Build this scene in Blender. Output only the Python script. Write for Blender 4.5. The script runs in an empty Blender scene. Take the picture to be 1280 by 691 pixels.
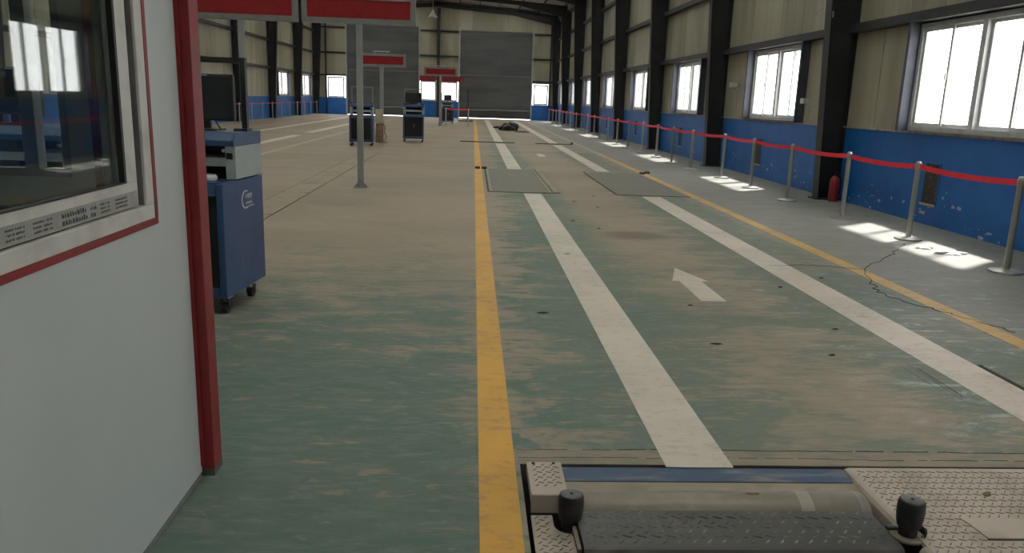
import bpy, bmesh, math, random
from mathutils import Vector, Matrix
random.seed(7)
sc = bpy.context.scene
C = sc.collection
R = math.radians

# ------------------------------------------------------------------ camera
CAM_H = 1.55
cam_data = bpy.data.cameras.new('camera')
cam_data.sensor_width = 36.0
cam_data.lens = 975.0 / 1280.0 * 36.0
cam_data.clip_end = 500
cam = bpy.data.objects.new('camera', cam_data)
C.objects.link(cam)
_p, _y, _r = R(12.815), R(3.170), R(1.9)
_f = Vector((math.sin(_y) * math.cos(_p), math.cos(_y) * math.cos(_p), -math.sin(_p)))
_r0 = Vector((math.cos(_y), -math.sin(_y), 0)); _u0 = _r0.cross(_f)
_rr = math.cos(_r) * _r0 + math.sin(_r) * _u0
_uu = -math.sin(_r) * _r0 + math.cos(_r) * _u0
m = Matrix((( _rr.x, _uu.x, -_f.x), (_rr.y, _uu.y, -_f.y), (_rr.z, _uu.z, -_f.z)))
cam.matrix_world = Matrix.Translation((0, 0, CAM_H)) @ m.to_4x4()
sc.camera = cam

# ------------------------------------------------------------------ world, sun, exposure
SKY = 5.0
SUN = 10.0
w = bpy.data.worlds.new('sky'); sc.world = w; w.use_nodes = True
nt = w.node_tree; nt.nodes.clear()
wo = nt.nodes.new('ShaderNodeOutputWorld'); bg = nt.nodes.new('ShaderNodeBackground')
bg.inputs[0].default_value = (1.0, 0.98, 0.96, 1); bg.inputs[1].default_value = SKY
nt.links.new(bg.outputs[0], wo.inputs[0])
sd = bpy.data.lights.new('sun_offscreen', 'SUN'); sd.energy = SUN; sd.angle = R(3.0); sd.color = (1, 0.96, 0.9)
so = bpy.data.objects.new('sun_offscreen', sd); C.objects.link(so)
so.rotation_euler = Vector((-0.555, -0.42, -1)).to_track_quat('-Z', 'Y').to_euler()
so.location = (20, 20, 40)
vs = sc.view_settings
vs.view_transform = 'Standard'; vs.look = 'None'; vs.gamma = 1.0; vs.use_curve_mapping = False
vs.exposure = 0.55
sc.cycles.use_denoising = True
sc.cycles.max_bounces = 10
sc.cycles.diffuse_bounces = 5

def portal(name, loc, direction, sx, sy):
    # a sampling portal in a window opening: it gives no light of its own, only guides the sky's light
    d = bpy.data.lights.new(name, 'AREA'); d.shape = 'RECTANGLE'; d.size = sx; d.size_y = sy
    d.energy = 1.0
    d.cycles.is_portal = True
    o = bpy.data.objects.new(name, d); C.objects.link(o)
    o.location = loc
    o.rotation_euler = Vector(direction).to_track_quat('-Z', 'Y').to_euler()

# ------------------------------------------------------------------ layout constants (metres)
XR, XL = 6.45, -12.0            # inner faces of the long walls
YN = 13.55 - 3 * 6.83           # near end (behind the camera)
PITCH = 6.83
COLY = [13.55 + PITCH * k for k in range(-3, 8)]
YE = 60.9
XC = (XR + XL) / 2
DADO = 1.25
def roof_z(x): return 7.85 + 0.065 * ((XR - XL) / 2 - abs(x - XC))

# ------------------------------------------------------------------ materials
class NT:
    def __init__(s, mat):
        mat.use_nodes = True
        s.t = mat.node_tree; s.t.nodes.clear()
        s.out = s.t.nodes.new('ShaderNodeOutputMaterial')
    def n(s, kind, **kw):
        x = s.t.nodes.new(kind)
        for k, v in kw.items(): setattr(x, k, v)
        return x
    def set(s, sock, v):
        if isinstance(v, bpy.types.NodeSocket): s.t.links.new(v, sock)
        else: sock.default_value = v
    def math(s, op, a, b=0.0, c=None):
        x = s.n('ShaderNodeMath', operation=op)
        s.set(x.inputs[0], a); s.set(x.inputs[1], b)
        if c is not None: s.set(x.inputs[2], c)
        return x.outputs[0]
    def step(s, v, lo, hi):
        x = s.n('ShaderNodeMapRange', interpolation_type='SMOOTHSTEP')
        s.set(x.inputs[0], v); x.inputs[1].default_value = lo; x.inputs[2].default_value = hi
        x.inputs[3].default_value = 0; x.inputs[4].default_value = 1
        return x.outputs[0]
    def pos(s):
        return s.n('ShaderNodeNewGeometry').outputs['Position']
    def sep(s, v):
        x = s.n('ShaderNodeSeparateXYZ'); s.set(x.inputs[0], v); return x.outputs
    def scale(s, v, k):
        x = s.n('ShaderNodeVectorMath', operation='MULTIPLY'); s.set(x.inputs[0], v); x.inputs[1].default_value = k
        return x.outputs[0]
    def noise(s, v, sc_, det=4.0, rough=0.55, dist=0.0):
        x = s.n('ShaderNodeTexNoise'); s.set(x.inputs['Vector'], v)
        x.inputs['Scale'].default_value = sc_; x.inputs['Detail'].default_value = det
        x.inputs['Roughness'].default_value = rough; x.inputs['Distortion'].default_value = dist
        return x.outputs[0]
    def mix(s, f, a, b):
        x = s.n('ShaderNodeMix', data_type='RGBA')
        s.set(x.inputs['Factor'], f)
        s.set(x.inputs[6], a if isinstance(a, bpy.types.NodeSocket) else (*a, 1))
        s.set(x.inputs[7], b if isinstance(b, bpy.types.NodeSocket) else (*b, 1))
        return x.outputs[2]
    def bump(s, h, strength, dist=0.01):
        x = s.n('ShaderNodeBump'); x.inputs['Strength'].default_value = strength
        x.inputs['Distance'].default_value = dist
        s.t.links.new(h, x.inputs['Height']); return x.outputs[0]
    def pbr(s, col, rough=0.5, metal=0.0, normal=None, spec=0.5):
        x = s.n('ShaderNodeBsdfPrincipled')
        s.set(x.inputs['Base Color'], col if isinstance(col, bpy.types.NodeSocket) else (*col, 1))
        s.set(x.inputs['Roughness'], rough); x.inputs['Metallic'].default_value = metal
        x.inputs['Specular IOR Level'].default_value = spec
        if normal is not None: s.t.links.new(normal, x.inputs['Normal'])
        s.t.links.new(x.outputs[0], s.out.inputs[0])
        return x

def mat(name, col, rough=0.5, metal=0.0, col2=None, scale=6.0, lo=0.45, hi=0.7, stretch=(1, 1, 1), bump=0.0, spec=0.5, det=5):
    """plain procedural material: a base colour with a second colour in noisy patches and slight bump"""
    M = bpy.data.materials.new(name); t = NT(M)
    if col2 is None: col2 = tuple(c * 0.8 for c in col)
    p = t.scale(t.pos(), stretch)
    n = t.noise(p, scale, det)
    c = t.mix(t.step(n, lo, hi), col, col2)
    r = t.math('ADD', rough - 0.06, t.math('MULTIPLY', n, 0.12))
    t.pbr(c, r, metal, t.bump(n, bump) if bump else None, spec)
    return M

def floor_material():
    M = bpy.data.materials.new('worn_green_floor_paint'); t = NT(M)
    P = t.pos(); x, y, z = t.sep(P)
    big = t.noise(t.scale(P, (0.55, 0.9, 1)), 0.55, 6, 0.6, 0.6)
    mid = t.noise(t.scale(P, (0.8, 2.0, 1)), 1.9, 8, 0.68, 0.6)
    fine = t.noise(t.scale(P, (1.0, 3.2, 1)), 5.5, 6, 0.7, 0.5)
    speck = t.noise(P, 60, 3, 0.6)
    # how much green paint survives where: kept near the booth and in the right lane, worn to dusty concrete beyond
    xw = t.math('ADD', x, t.math('MULTIPLY', t.math('SUBTRACT', mid, 0.5), 1.3))
    near = t.math('SUBTRACT', 1.0, t.step(t.math('ADD', y, t.math('MULTIPLY', t.math('SUBTRACT', big, 0.5), 6.0)), 3.6, 10.0))
    lane = t.math('MULTIPLY', t.step(xw, 0.1, 0.5), t.math('SUBTRACT', 1.0, t.step(xw, 3.5, 4.4)))
    tracks = t.math('ADD',
        t.math('MULTIPLY', t.step(xw, 0.2, 0.75), t.math('SUBTRACT', 1.0, t.step(xw, 1.2, 1.9))),
        t.math('MULTIPLY', t.step(xw, 2.2, 2.8), t.math('SUBTRACT', 1.0, t.step(xw, 3.5, 3.9))))
    middle = t.math('MULTIPLY', t.math('SUBTRACT', 1.0, tracks), t.step(y, 5.0, 14.0))
    lanekeep = t.math('MULTIPLY', lane, t.math('SUBTRACT', t.math('ADD', t.math('MULTIPLY', tracks, 0.10), 0.20), t.math('MULTIPLY', middle, 0.22)))
    leftkeep = t.math('MULTIPLY', t.math('MULTIPLY', near, t.math('SUBTRACT', 1.0, t.step(x, -0.2, 0.5))), 0.30)
    far = t.math('MULTIPLY', t.step(y, 11, 40), -0.16)
    cov = t.math('ADD', t.math('ADD', lanekeep, leftkeep), far)
    v = t.math('ADD', t.math('ADD', t.math('MULTIPLY', big, 0.45), t.math('MULTIPLY', mid, 0.6)), t.math('MULTIPLY', fine, 0.6))
    vc = t.math('ADD', v, cov)
    g = t.math('ADD', t.math('MULTIPLY', t.step(vc, 0.84, 1.16), 0.58), t.math('MULTIPLY', t.step(vc, 1.01, 1.09), 0.38))
    tan = t.mix(t.step(big, 0.35, 0.65), (0.365, 0.285, 0.22), (0.285, 0.232, 0.185))
    tan = t.mix(t.math('MULTIPLY', t.step(fine, 0.35, 0.65), 0.4), tan, (0.295, 0.232, 0.19))
    grey = t.mix(t.step(mid, 0.35, 0.65), (0.215, 0.215, 0.205), (0.27, 0.258, 0.237))
    side = t.step(xw, 3.2, 4.2)
    base = t.mix(side, tan, grey)
    green = t.mix(t.step(fine, 0.38, 0.66), (0.088, 0.145, 0.126), (0.155, 0.195, 0.176))
    g = t.math('MULTIPLY', g, t.math('SUBTRACT', 1.0, t.math('MULTIPLY', t.step(x, 0.1, 2.2), 0.22)))
    col = t.mix(g, base, green)
    # pale scuffs on the window side, dark oil stains in the lane
    sc1 = t.math('MULTIPLY', t.step(t.noise(t.scale(P, (0.8, 2.2, 1)), 3.4, 9, 0.75, 0.9), 0.53, 0.66),
                 t.math('MULTIPLY', t.step(x, 1.9, 2.9), t.math('SUBTRACT', 1.0, t.step(y, 4.8, 8.5))))
    col = t.mix(t.math('MULTIPLY', sc1, 0.7), col, (0.50, 0.56, 0.58))
    oil = t.math('MULTIPLY', t.step(t.noise(t.scale(P, (0.7, 1.6, 1)), 1.2, 5, 0.6, 0.3), 0.64, 0.74), t.math('MULTIPLY', lane, 0.55))
    col = t.mix(oil, col, (0.09, 0.085, 0.075))
    dx_ = t.math('DIVIDE', t.math('SUBTRACT', x, 1.97), 0.55); dy_ = t.math('DIVIDE', t.math('SUBTRACT', y, 9.15), 0.45)
    rad = t.math('SQRT', t.math('ADD', t.math('MULTIPLY', dx_, dx_), t.math('MULTIPLY', dy_, dy_)))
    rad = t.math('ADD', rad, t.math('MULTIPLY', t.math('SUBTRACT', fine, 0.5), 1.6))
    col = t.mix(t.math('MULTIPLY', t.math('SUBTRACT', 1.0, t.step(rad, 0.35, 1.0)), 0.6), col, (0.075, 0.072, 0.066))
    col = t.mix(t.math('MULTIPLY', t.step(speck, 0.66, 0.74), 0.35), col, (0.08, 0.08, 0.07))
    dust = t.math('MULTIPLY', t.step(fine, 0.55, 0.7), 0.22)
    col = t.mix(dust, col, (0.33, 0.28, 0.23))
    rough = t.math('ADD', 0.46, t.math('MULTIPLY', fine, 0.28))
    h = t.math('ADD', t.math('MULTIPLY', fine, 0.6), t.math('MULTIPLY', speck, 0.25))
    t.pbr(col, rough, 0, t.bump(h, 0.12, 0.004), 0.25)
    return M

def paint_material(name, col, worn, amount):
    M = bpy.data.materials.new(name); t = NT(M)
    P = t.pos(); x, y, z = t.sep(P)
    a = t.noise(t.scale(P, (1, 1.8, 1)), 9, 7, 0.7, 0.4)
    b = t.noise(P, 1.3, 5, 0.6)
    c = t.noise(P, 45, 3, 0.6)
    mask = t.math('MULTIPLY', t.step(t.math('ADD', a, t.math('MULTIPLY', b, 0.35)), 0.66, 0.90), amount)
    col_ = t.mix(t.step(b, 0.3, 0.7), col, tuple(k * 0.86 for k in col))
    col_ = t.mix(mask, col_, worn)
    col_ = t.mix(t.math('MULTIPLY', t.step(c, 0.64, 0.72), 0.45), col_, (0.12, 0.1, 0.09))
    t.pbr(col_, t.math('ADD', 0.45, t.math('MULTIPLY', a, 0.2)), 0, t.bump(a, 0.1, 0.003), 0.35)
    return M

def glass_material(name, tint=(1, 1, 1), refl=1.0):
    M = bpy.data.materials.new(name); t = NT(M)
    tr = t.n('ShaderNodeBsdfTransparent'); tr.inputs[0].default_value = (*tint, 1)
    gl = t.n('ShaderNodeBsdfGlossy'); gl.inputs['Roughness'].default_value = 0.02
    ge = t.n('ShaderNodeNewGeometry'); dt = t.n('ShaderNodeVectorMath', operation='DOT_PRODUCT')
    t.t.links.new(ge.outputs['Incoming'], dt.inputs[0]); t.t.links.new(ge.outputs['Normal'], dt.inputs[1])
    graze = t.math('POWER', t.math('SUBTRACT', 1.0, t.math('ABSOLUTE', dt.outputs['Value'])), 5.0)
    fr = t.math('ADD', 0.04, t.math('MULTIPLY', graze, 0.96))
    mx = t.n('ShaderNodeMixShader')
    t.t.links.new(t.math('MULTIPLY', fr, refl), mx.inputs[0])
    t.t.links.new(tr.outputs[0], mx.inputs[1]); t.t.links.new(gl.outputs[0], mx.inputs[2])
    t.t.links.new(mx.outputs[0], t.out.inputs[0])
    return M

def skylight_material():
    M = bpy.data.materials.new('translucent_roof_panel'); t = NT(M)
    tl = t.n('ShaderNodeBsdfTranslucent'); tl.inputs[0].default_value = (0.75, 0.78, 0.74, 1)
    t.t.links.new(tl.outputs[0], t.out.inputs[0])
    return M

MT = {}
MT['floor'] = floor_material()
MT['yellow'] = paint_material('worn_yellow_line_paint', (0.74, 0.385, 0.065), (0.36, 0.22, 0.13), 0.7)
MT['yellow2'] = paint_material('dusty_yellow_line_paint', (0.60, 0.37, 0.14), (0.30, 0.21, 0.15), 0.85)
MT['white'] = paint_material('worn_white_line_paint', (0.66, 0.575, 0.515), (0.40, 0.34, 0.295), 0.7)
MT['faded'] = paint_material('faded_line_paint', (0.42, 0.36, 0.29), (0.30, 0.25, 0.19), 0.9)
MT['blue_wall'] = mat('blue_wall_paint', (0.004, 0.115, 0.40), 0.5, 0, (0.004, 0.098, 0.35), 2.2, 0.4, 0.65, bump=0.05)
MT['flake'] = mat('bare_plaster', (0.42, 0.45, 0.48), 0.8, 0, (0.3, 0.33, 0.36), 25)
def clad_material(name, c0, c1):
    M = bpy.data.materials.new(name); t = NT(M)
    rnd = t.n('ShaderNodeObjectInfo').outputs['Random']
    n = t.noise(t.scale(t.pos(), (1, 1, 0.25)), 1.6, 5)
    c = t.mix(t.step(t.math('ADD', n, t.math('MULTIPLY', t.math('SUBTRACT', rnd, 0.5), 0.5)), 0.3, 0.75), c0, c1)
    t.pbr(c, t.math('ADD', 0.34, t.math('MULTIPLY', n, 0.2)), 0, None, 0.45)
    return M
MT['clad'] = clad_material('beige_wall_sheeting', (0.37, 0.34, 0.262), (0.265, 0.243, 0.185))
MT['steel'] = mat('charcoal_steel_paint', (0.022, 0.023, 0.026), 0.5, 0, (0.035, 0.035, 0.036), 3.0, spec=0.4)
MT['jamb'] = mat('blue_grey_steel_paint', (0.06, 0.07, 0.10), 0.5, 0, (0.05, 0.055, 0.075), 4.0)
MT['roof'] = mat('grey_roof_sheeting', (0.46, 0.45, 0.40), 0.5, 0, (0.38, 0.37, 0.33), 1.0)
MT['door'] = mat('grey_door_panel', (0.082, 0.083, 0.087), 0.55, 0, (0.055, 0.056, 0.06), 0.8, 0.35, 0.7, (0.4, 1, 2))
MT['door_dark'] = mat('dark_door_skirt', (0.035, 0.035, 0.037), 0.6, 0, (0.045, 0.044, 0.042), 2)
MT['doorrail'] = mat('grey_door_rail', (0.17, 0.17, 0.175), 0.5)
MT['trim'] = mat('pale_grey_trim', (0.36, 0.37, 0.38), 0.5, 0, (0.28, 0.29, 0.3), 3)
MT['winframe'] = mat('white_window_plastic', (0.50, 0.51, 0.52), 0.4, 0, (0.40, 0.41, 0.42), 5)
MT['sill'] = mat('dusty_concrete_sill', (0.42, 0.38, 0.33), 0.8, 0, (0.28, 0.22, 0.17), 7)
MT['glass'] = glass_material('window_glass', (0.97, 0.98, 0.98))
MT['boothglass'] = glass_material('booth_glass', (0.90, 0.94, 0.94), 1.1)
MT['skylight'] = skylight_material()
MT['booth'] = mat('pale_grey_sandwich_panel', (0.54, 0.575, 0.58), 0.42, 0, (0.50, 0.535, 0.54), 1.3, 0.35, 0.7)
MT['boothframe'] = mat('white_booth_window_frame', (0.62, 0.60, 0.57), 0.4, 0, (0.52, 0.50, 0.47), 8)
MT['film'] = mat('grey_protective_film', (0.30, 0.31, 0.29), 0.5, 0, (0.36, 0.36, 0.34), 30)
MT['ink'] = mat('dark_print', (0.05, 0.05, 0.055), 0.6)
MT['blueink'] = mat('blue_print', (0.02, 0.08, 0.35), 0.6)
MT['red'] = mat('red_trim_paint', (0.25, 0.015, 0.021), 0.42, 0, (0.20, 0.013, 0.018), 6)
MT['redpanel'] = mat('red_display_panel', (0.27, 0.018, 0.022), 0.6, 0, (0.24, 0.016, 0.019), 5, spec=0.2)
MT['signframe'] = mat('grey_sign_frame', (0.20, 0.20, 0.205), 0.45, 0.0, (0.17, 0.16, 0.165), 6)
MT['galv'] = mat('galvanised_pole', (0.30, 0.31, 0.31), 0.5, 0.2, (0.24, 0.25, 0.25), 6, stretch=(1, 1, 0.3))
MT['rust'] = mat('rusty_sleeve', (0.20, 0.13, 0.08), 0.85, 0, (0.30, 0.22, 0.15), 8)
MT['box'] = mat('beige_control_box', (0.42, 0.38, 0.33), 0.6, 0, (0.36, 0.32, 0.27), 8)
MT['cabblue'] = mat('blue_cabinet_enamel', (0.034, 0.074, 0.185), 0.42, 0, (0.03, 0.064, 0.16), 3)
MT['cabvent'] = mat('vent_edge_blue', (0.09, 0.14, 0.25), 0.5)
MT['cabgrey'] = mat('pale_grey_cabinet_enamel', (0.36, 0.40, 0.41), 0.45, 0, (0.32, 0.36, 0.37), 3)
MT['black'] = mat('black_plastic', (0.012, 0.012, 0.013), 0.45, 0, (0.02, 0.02, 0.02), 8)
MT['screen'] = mat('dark_screen', (0.022, 0.024, 0.028), 0.25, 0, (0.02, 0.022, 0.025), 2)
MT['doorblack'] = mat('black_glass_door', (0.006, 0.006, 0.007), 0.3, 0, (0.008, 0.008, 0.009), 2)
MT['chrome'] = mat('brushed_stainless', (0.42, 0.41, 0.385), 0.38, 0.8, (0.39, 0.38, 0.355), 12, stretch=(1, 1, 0.2))
MT['belt'] = mat('red_webbing', (0.85, 0.020, 0.048), 0.6, 0, (0.76, 0.016, 0.042), 30)
MT['plate'] = mat('dusty_steel_tread_plate', (0.49, 0.415, 0.36), 0.55, 0.05, (0.36, 0.30, 0.255), 5, 0.4, 0.72, bump=0.05)
MT['lug'] = mat('worn_tread_lug', (0.20, 0.165, 0.14), 0.5, 0.2, (0.30, 0.25, 0.215), 14)
MT['darkplate'] = mat('dark_steel_tread_plate', (0.085, 0.082, 0.08), 0.45, 0.3, (0.20, 0.175, 0.15), 3.5, 0.52, 0.78)
MT['darklug'] = mat('polished_tread_lug', (0.27, 0.265, 0.26), 0.36, 0.5, (0.07, 0.068, 0.066), 4, 0.42, 0.62)
MT['roller'] = mat('brushed_steel_roller', (0.245, 0.21, 0.18), 0.45, 0.35, (0.30, 0.255, 0.215), 3, stretch=(4, 1, 1))
MT['bluebeam'] = mat('scuffed_blue_beam', (0.05, 0.085, 0.165), 0.55, 0.0, (0.24, 0.225, 0.22), 4, 0.48, 0.75, (0.7, 3, 1))
MT['tanbeam'] = mat('dusty_tan_beam', (0.33, 0.27, 0.22), 0.7, 0, (0.24, 0.20, 0.17), 6)
MT['weldband'] = mat('pale_roller_band', (0.36, 0.32, 0.28), 0.5)
MT['rubber'] = mat('black_rubber', (0.014, 0.015, 0.016), 0.55, 0, (0.03, 0.03, 0.03), 18)
MT['cap'] = mat('grey_rubber_cap', (0.13, 0.135, 0.14), 0.5, 0, (0.09, 0.062, 0.065), 20)
MT['pit'] = mat('dark_pit_concrete', (0.12, 0.108, 0.096), 0.8, 0, (0.09, 0.082, 0.074), 6)
MT['extred'] = mat('red_extinguisher_enamel', (0.30, 0.015, 0.018), 0.35, 0, (0.24, 0.012, 0.015), 8)
MT['paper'] = mat('white_plastic_scrap', (0.75, 0.75, 0.74), 0.6, 0, (0.65, 0.65, 0.65), 20)
MT['whiteplastic'] = mat('white_plastic', (0.62, 0.62, 0.61), 0.4)
MT['joint'] = mat('tan_dirty_joint', (0.29, 0.235, 0.185), 0.75, 0, (0.20, 0.185, 0.155), 5, 0.4, 0.7, (1, 3, 1))
MT['seam'] = mat('dirty_floor_seam', (0.11, 0.09, 0.075), 0.9)
MT['cover'] = mat('dusty_trench_cover', (0.33, 0.265, 0.205), 0.65, 0, (0.28, 0.225, 0.175), 3)
MT['crack'] = mat('dark_crack', (0.05, 0.045, 0.04), 0.9)
MT['rubberplate'] = mat('grey_platform_plate', (0.155, 0.145, 0.128), 0.6, 0, (0.195, 0.178, 0.155), 5, stretch=(3, 0.5, 1))
MT['ground'] = mat('pale_yard_concrete', (0.50, 0.49, 0.46), 0.8, 0, (0.44, 0.43, 0.40), 0.5)
MT['vent'] = mat('dark_stained_plate', (0.035, 0.028, 0.02), 0.7, 0, (0.16, 0.12, 0.07), 9, 0.56, 0.66, (1, 1.5, 1))

# ------------------------------------------------------------------ mesh helpers
def box(bm, x0, x1, y0, y1, z0, z1):
    v = [bm.verts.new((x, y, z)) for z in (z0, z1) for y in (y0, y1) for x in (x0, x1)]
    for f in ((0, 2, 3, 1), (4, 5, 7, 6), (0, 1, 5, 4), (2, 6, 7, 3), (0, 4, 6, 2), (1, 3, 7, 5)):
        bm.faces.new([v[i] for i in f])

def prism(bm, pts, axis, a, b):
    """extrude a 2-D outline along an axis; pts are in the other two axes, in x,y,z order"""
    def P(p, t):
        if axis == 'x': return (t, p[0], p[1])
        if axis == 'y': return (p[0], t, p[1])
        return (p[0], p[1], t)
    A = [bm.verts.new(P(p, a)) for p in pts]; Bv = [bm.verts.new(P(p, b)) for p in pts]
    n = len(pts)
    bm.faces.new(A[::-1]); bm.faces.new(Bv)
    for i in range(n):
        bm.faces.new((A[i], A[(i + 1) % n], Bv[(i + 1) % n], Bv[i]))

def lathe(bm, prof, seg=20, center=(0, 0, 0), axis='z'):
    rings = []
    for r, h in prof:
        ring = []
        for i in range(seg):
            a = 2 * math.pi * i / seg
            c, s = r * math.cos(a), r * math.sin(a)
            p = {'z': (c, s, h), 'x': (h, c, s), 'y': (s, h, c)}[axis]
            ring.append(bm.verts.new((p[0] + center[0], p[1] + center[1], p[2] + center[2])))
        rings.append(ring)
    for a, b in zip(rings, rings[1:]):
        for i in range(seg):
            bm.faces.new((a[i], a[(i + 1) % seg], b[(i + 1) % seg], b[i]))
    bm.faces.new(rings[0][::-1]); bm.faces.new(rings[-1])

def tube(bm, pts, r, seg=8):
    pts = [Vector(p) for p in pts]; rings = []
    for i, p in enumerate(pts):
        d = (pts[min(i + 1, len(pts) - 1)] - pts[max(i - 1, 0)]).normalized()
        a = d.cross(Vector((0, 0, 1)) if abs(d.z) < 0.9 else Vector((1, 0, 0))).normalized(); b = d.cross(a)
        rings.append([bm.verts.new(p + r * (math.cos(2 * math.pi * k / seg) * a + math.sin(2 * math.pi * k / seg) * b)) for k in range(seg)])
    for a, b in zip(rings, rings[1:]):
        for i in range(seg): bm.faces.new((a[i], a[(i + 1) % seg], b[(i + 1) % seg], b[i]))
    bm.faces.new(rings[0][::-1]); bm.faces.new(rings[-1])

def obj(name, build, material, parent=None, bevel=0.0, smooth=False, loc=None):
    """build: function(bm) or an existing mesh"""
    if isinstance(build, bpy.types.Mesh): me = build
    else:
        bm = bmesh.new(); build(bm)
        bmesh.ops.recalc_face_normals(bm, faces=bm.faces[:])
        if smooth:
            for f in bm.faces: f.smooth = True
            for e in bm.edges:
                if len(e.link_faces) == 2 and e.calc_face_angle(0) > R(35): e.smooth = False
        me = bpy.data.meshes.new(name); bm.to_mesh(me); bm.free()
        me.materials.append(MT[material])
    o = bpy.data.objects.new(name, me); C.objects.link(o)
    if parent is not None: o.parent = parent
    if loc is not None: o.location = loc
    if bevel:
        b = o.modifiers.new('bevel', 'BEVEL'); b.width = bevel; b.segments = 2; b.limit_method = 'ANGLE'
    return o

def bx(*d): return lambda bm: box(bm, *d)
def boxes(L): 
    def f(bm):
        for d in L: box(bm, *d)
    return f
def tag(o, label=None, cat=None, group=None, kind=None):
    if label: o['label'] = label
    if cat: o['category'] = cat
    if group: o['group'] = group
    if kind: o['kind'] = kind
    return o
def thing(name, label, cat, loc=(0, 0, 0), rz=0.0, group=None):
    o = bpy.data.objects.new(name, None); C.objects.link(o); o.location = loc; o.rotation_euler = (0, 0, rz)
    o.empty_display_size = 0.2
    return tag(o, label, cat, group)
def clone(root, loc, rz=None, label=None, group=None, parent=None):
    r = root.copy(); C.objects.link(r); r.location = loc
    if rz is not None: r.rotation_euler = (0, 0, rz)
    if label: r['label'] = label
    if group: r['group'] = group
    for ch in list(root.children):
        c = ch.copy(); C.objects.link(c); c.parent = r
        for g in list(ch.children):
            d = g.copy(); C.objects.link(d); d.parent = c
    return r

# ------------------------------------------------------------------ floor with the tester pit
PX0, PX1, PY0, PY1 = 0.235, 2.95, 0.9, 3.13
def floor_build(bm):
    xs = [XL - 0.2, PX0, PX1, XR + 0.2]; ys = [YN - 0.2, PY0, PY1, YE + 0.3]
    for zt in (0,):
        V = [[bm.verts.new((x, y, 0)) for y in ys] for x in xs]
        for i in range(3):
            for j in range(3):
                if i == 1 and j == 1: continue
                bm.faces.new((V[i][j], V[i + 1][j], V[i + 1][j + 1], V[i][j + 1]))
floor = tag(obj('floor', floor_build, 'floor'), 'workshop floor of worn green paint over dusty concrete', kind='structure')
obj('pit', boxes([(PX0 - 0.1, PX0, PY0, PY1, -0.7, -0.002), (PX1, PX1 + 0.1, PY0, PY1, -0.7, -0.002),
                  (PX0, PX1, PY1, PY1 + 0.1, -0.7, -0.002), (PX0, PX1, PY0 - 0.1, PY0, -0.7, -0.002),
                  (PX0 - 0.1, PX1 + 0.1, PY0 - 0.1, PY1 + 0.1, -0.8, -0.7)]), 'pit', floor)
T = 0.0022
def strip(name, x0, x1, y0, y1, material, z=T):
    return obj(name, bx(x0, x1, y0, y1, 0.0003, z), material, floor)
obj('joint_strip', bx(0.225, 6.0, PY1, 3.27, 0.0003, 0.0012), 'joint', floor)
def seam(bm):
    random.seed(3)
    for y0, wd in ((3.268, 0.0045), (3.19, 0.0025)):
        x = 0.23; o = 0
        while x < 5.6:
            l = random.uniform(0.015, 0.05); w_ = wd * random.uniform(0.25, 1.3); o = max(-.012, min(.012, o + random.uniform(-.004, .004)))
            if random.random() < 0.86: box(bm, x, x + l, y0 + o, y0 + o + w_, 0.0004, 0.0026)
            x += l
obj('joint_seam', seam, 'seam', floor)
strip('yellow_line', 0.055, 0.213, YN, 58, 'yellow')
strip('yellow_line', 3.765, 3.925, YN, 24, 'yellow2')
strip('yellow_line', 3.765, 3.90, 24, 56, 'faded')
strip('white_wheel_line', 0.875, 1.175, 3.105, 13.12, 'white', 0.003)
strip('white_wheel_line', 0.80, 1.12, 17.75, 27.9, 'white')
strip('white_wheel_line', 0.80, 1.12, 28.9, 57, 'white')
strip('white_wheel_line', 2.89, 3.21, 3.3, 13.12, 'white')
strip('white_wheel_line', 2.83, 3.14, 17.75, 27.9, 'white')
strip('white_wheel_line', 2.83, 3.14, 28.9, 57, 'white')
# lane on the other side
strip('white_wheel_line', -6.62, -6.30, 19, 29.5, 'white')
strip('white_wheel_line', -6.62, -6.30, 31.5, 57, 'white')
strip('white_wheel_line', -8.62, -8.30, 19, 29.5, 'white')
strip('white_wheel_line', -8.62, -8.30, 31.5, 57, 'white')
strip('yellow_line', -5.36, -5.20, 12, 57, 'faded')
strip('yellow_line', -9.55, -9.4, 19, 57, 'faded')
def arrow(cx, y0, L, hw=0.165, sw=0.105, dx=0):
    def f(bm):
        prism(bm, [(cx - sw, y0), (cx + sw, y0), (cx + sw * 0.95 + dx, y0 + L * .56), (cx + hw + dx, y0 + L * .56),
                   (cx + dx, y0 + L), (cx - hw + dx, y0 + L * .56), (cx - sw * .95 + dx, y0 + L * .56)], 'z', 0.0003, T)
    obj('direction_arrow', f, 'white', floor)
arrow(1.985, 6.05, 1.27)
arrow(1.96, 22.0, 1.2)
# cable trench covers running along the floor between the lanes
yy = 8.35
for L in (1.75, 2.35, 1.35, 2.0, 2.0, 2.0, 2.0):
    obj('trench_cover', bx(-2.985, -2.56, yy + 0.02, yy + L - 0.02, 0.0004, 0.006), 'cover', floor)
    yy += L
obj('trench_edge', boxes([(-3.0, -2.99, 8.3, yy, 0.0003, 0.003), (-2.555, -2.545, 8.3, yy, 0.0003, 0.003)]), 'crack', floor)
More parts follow.
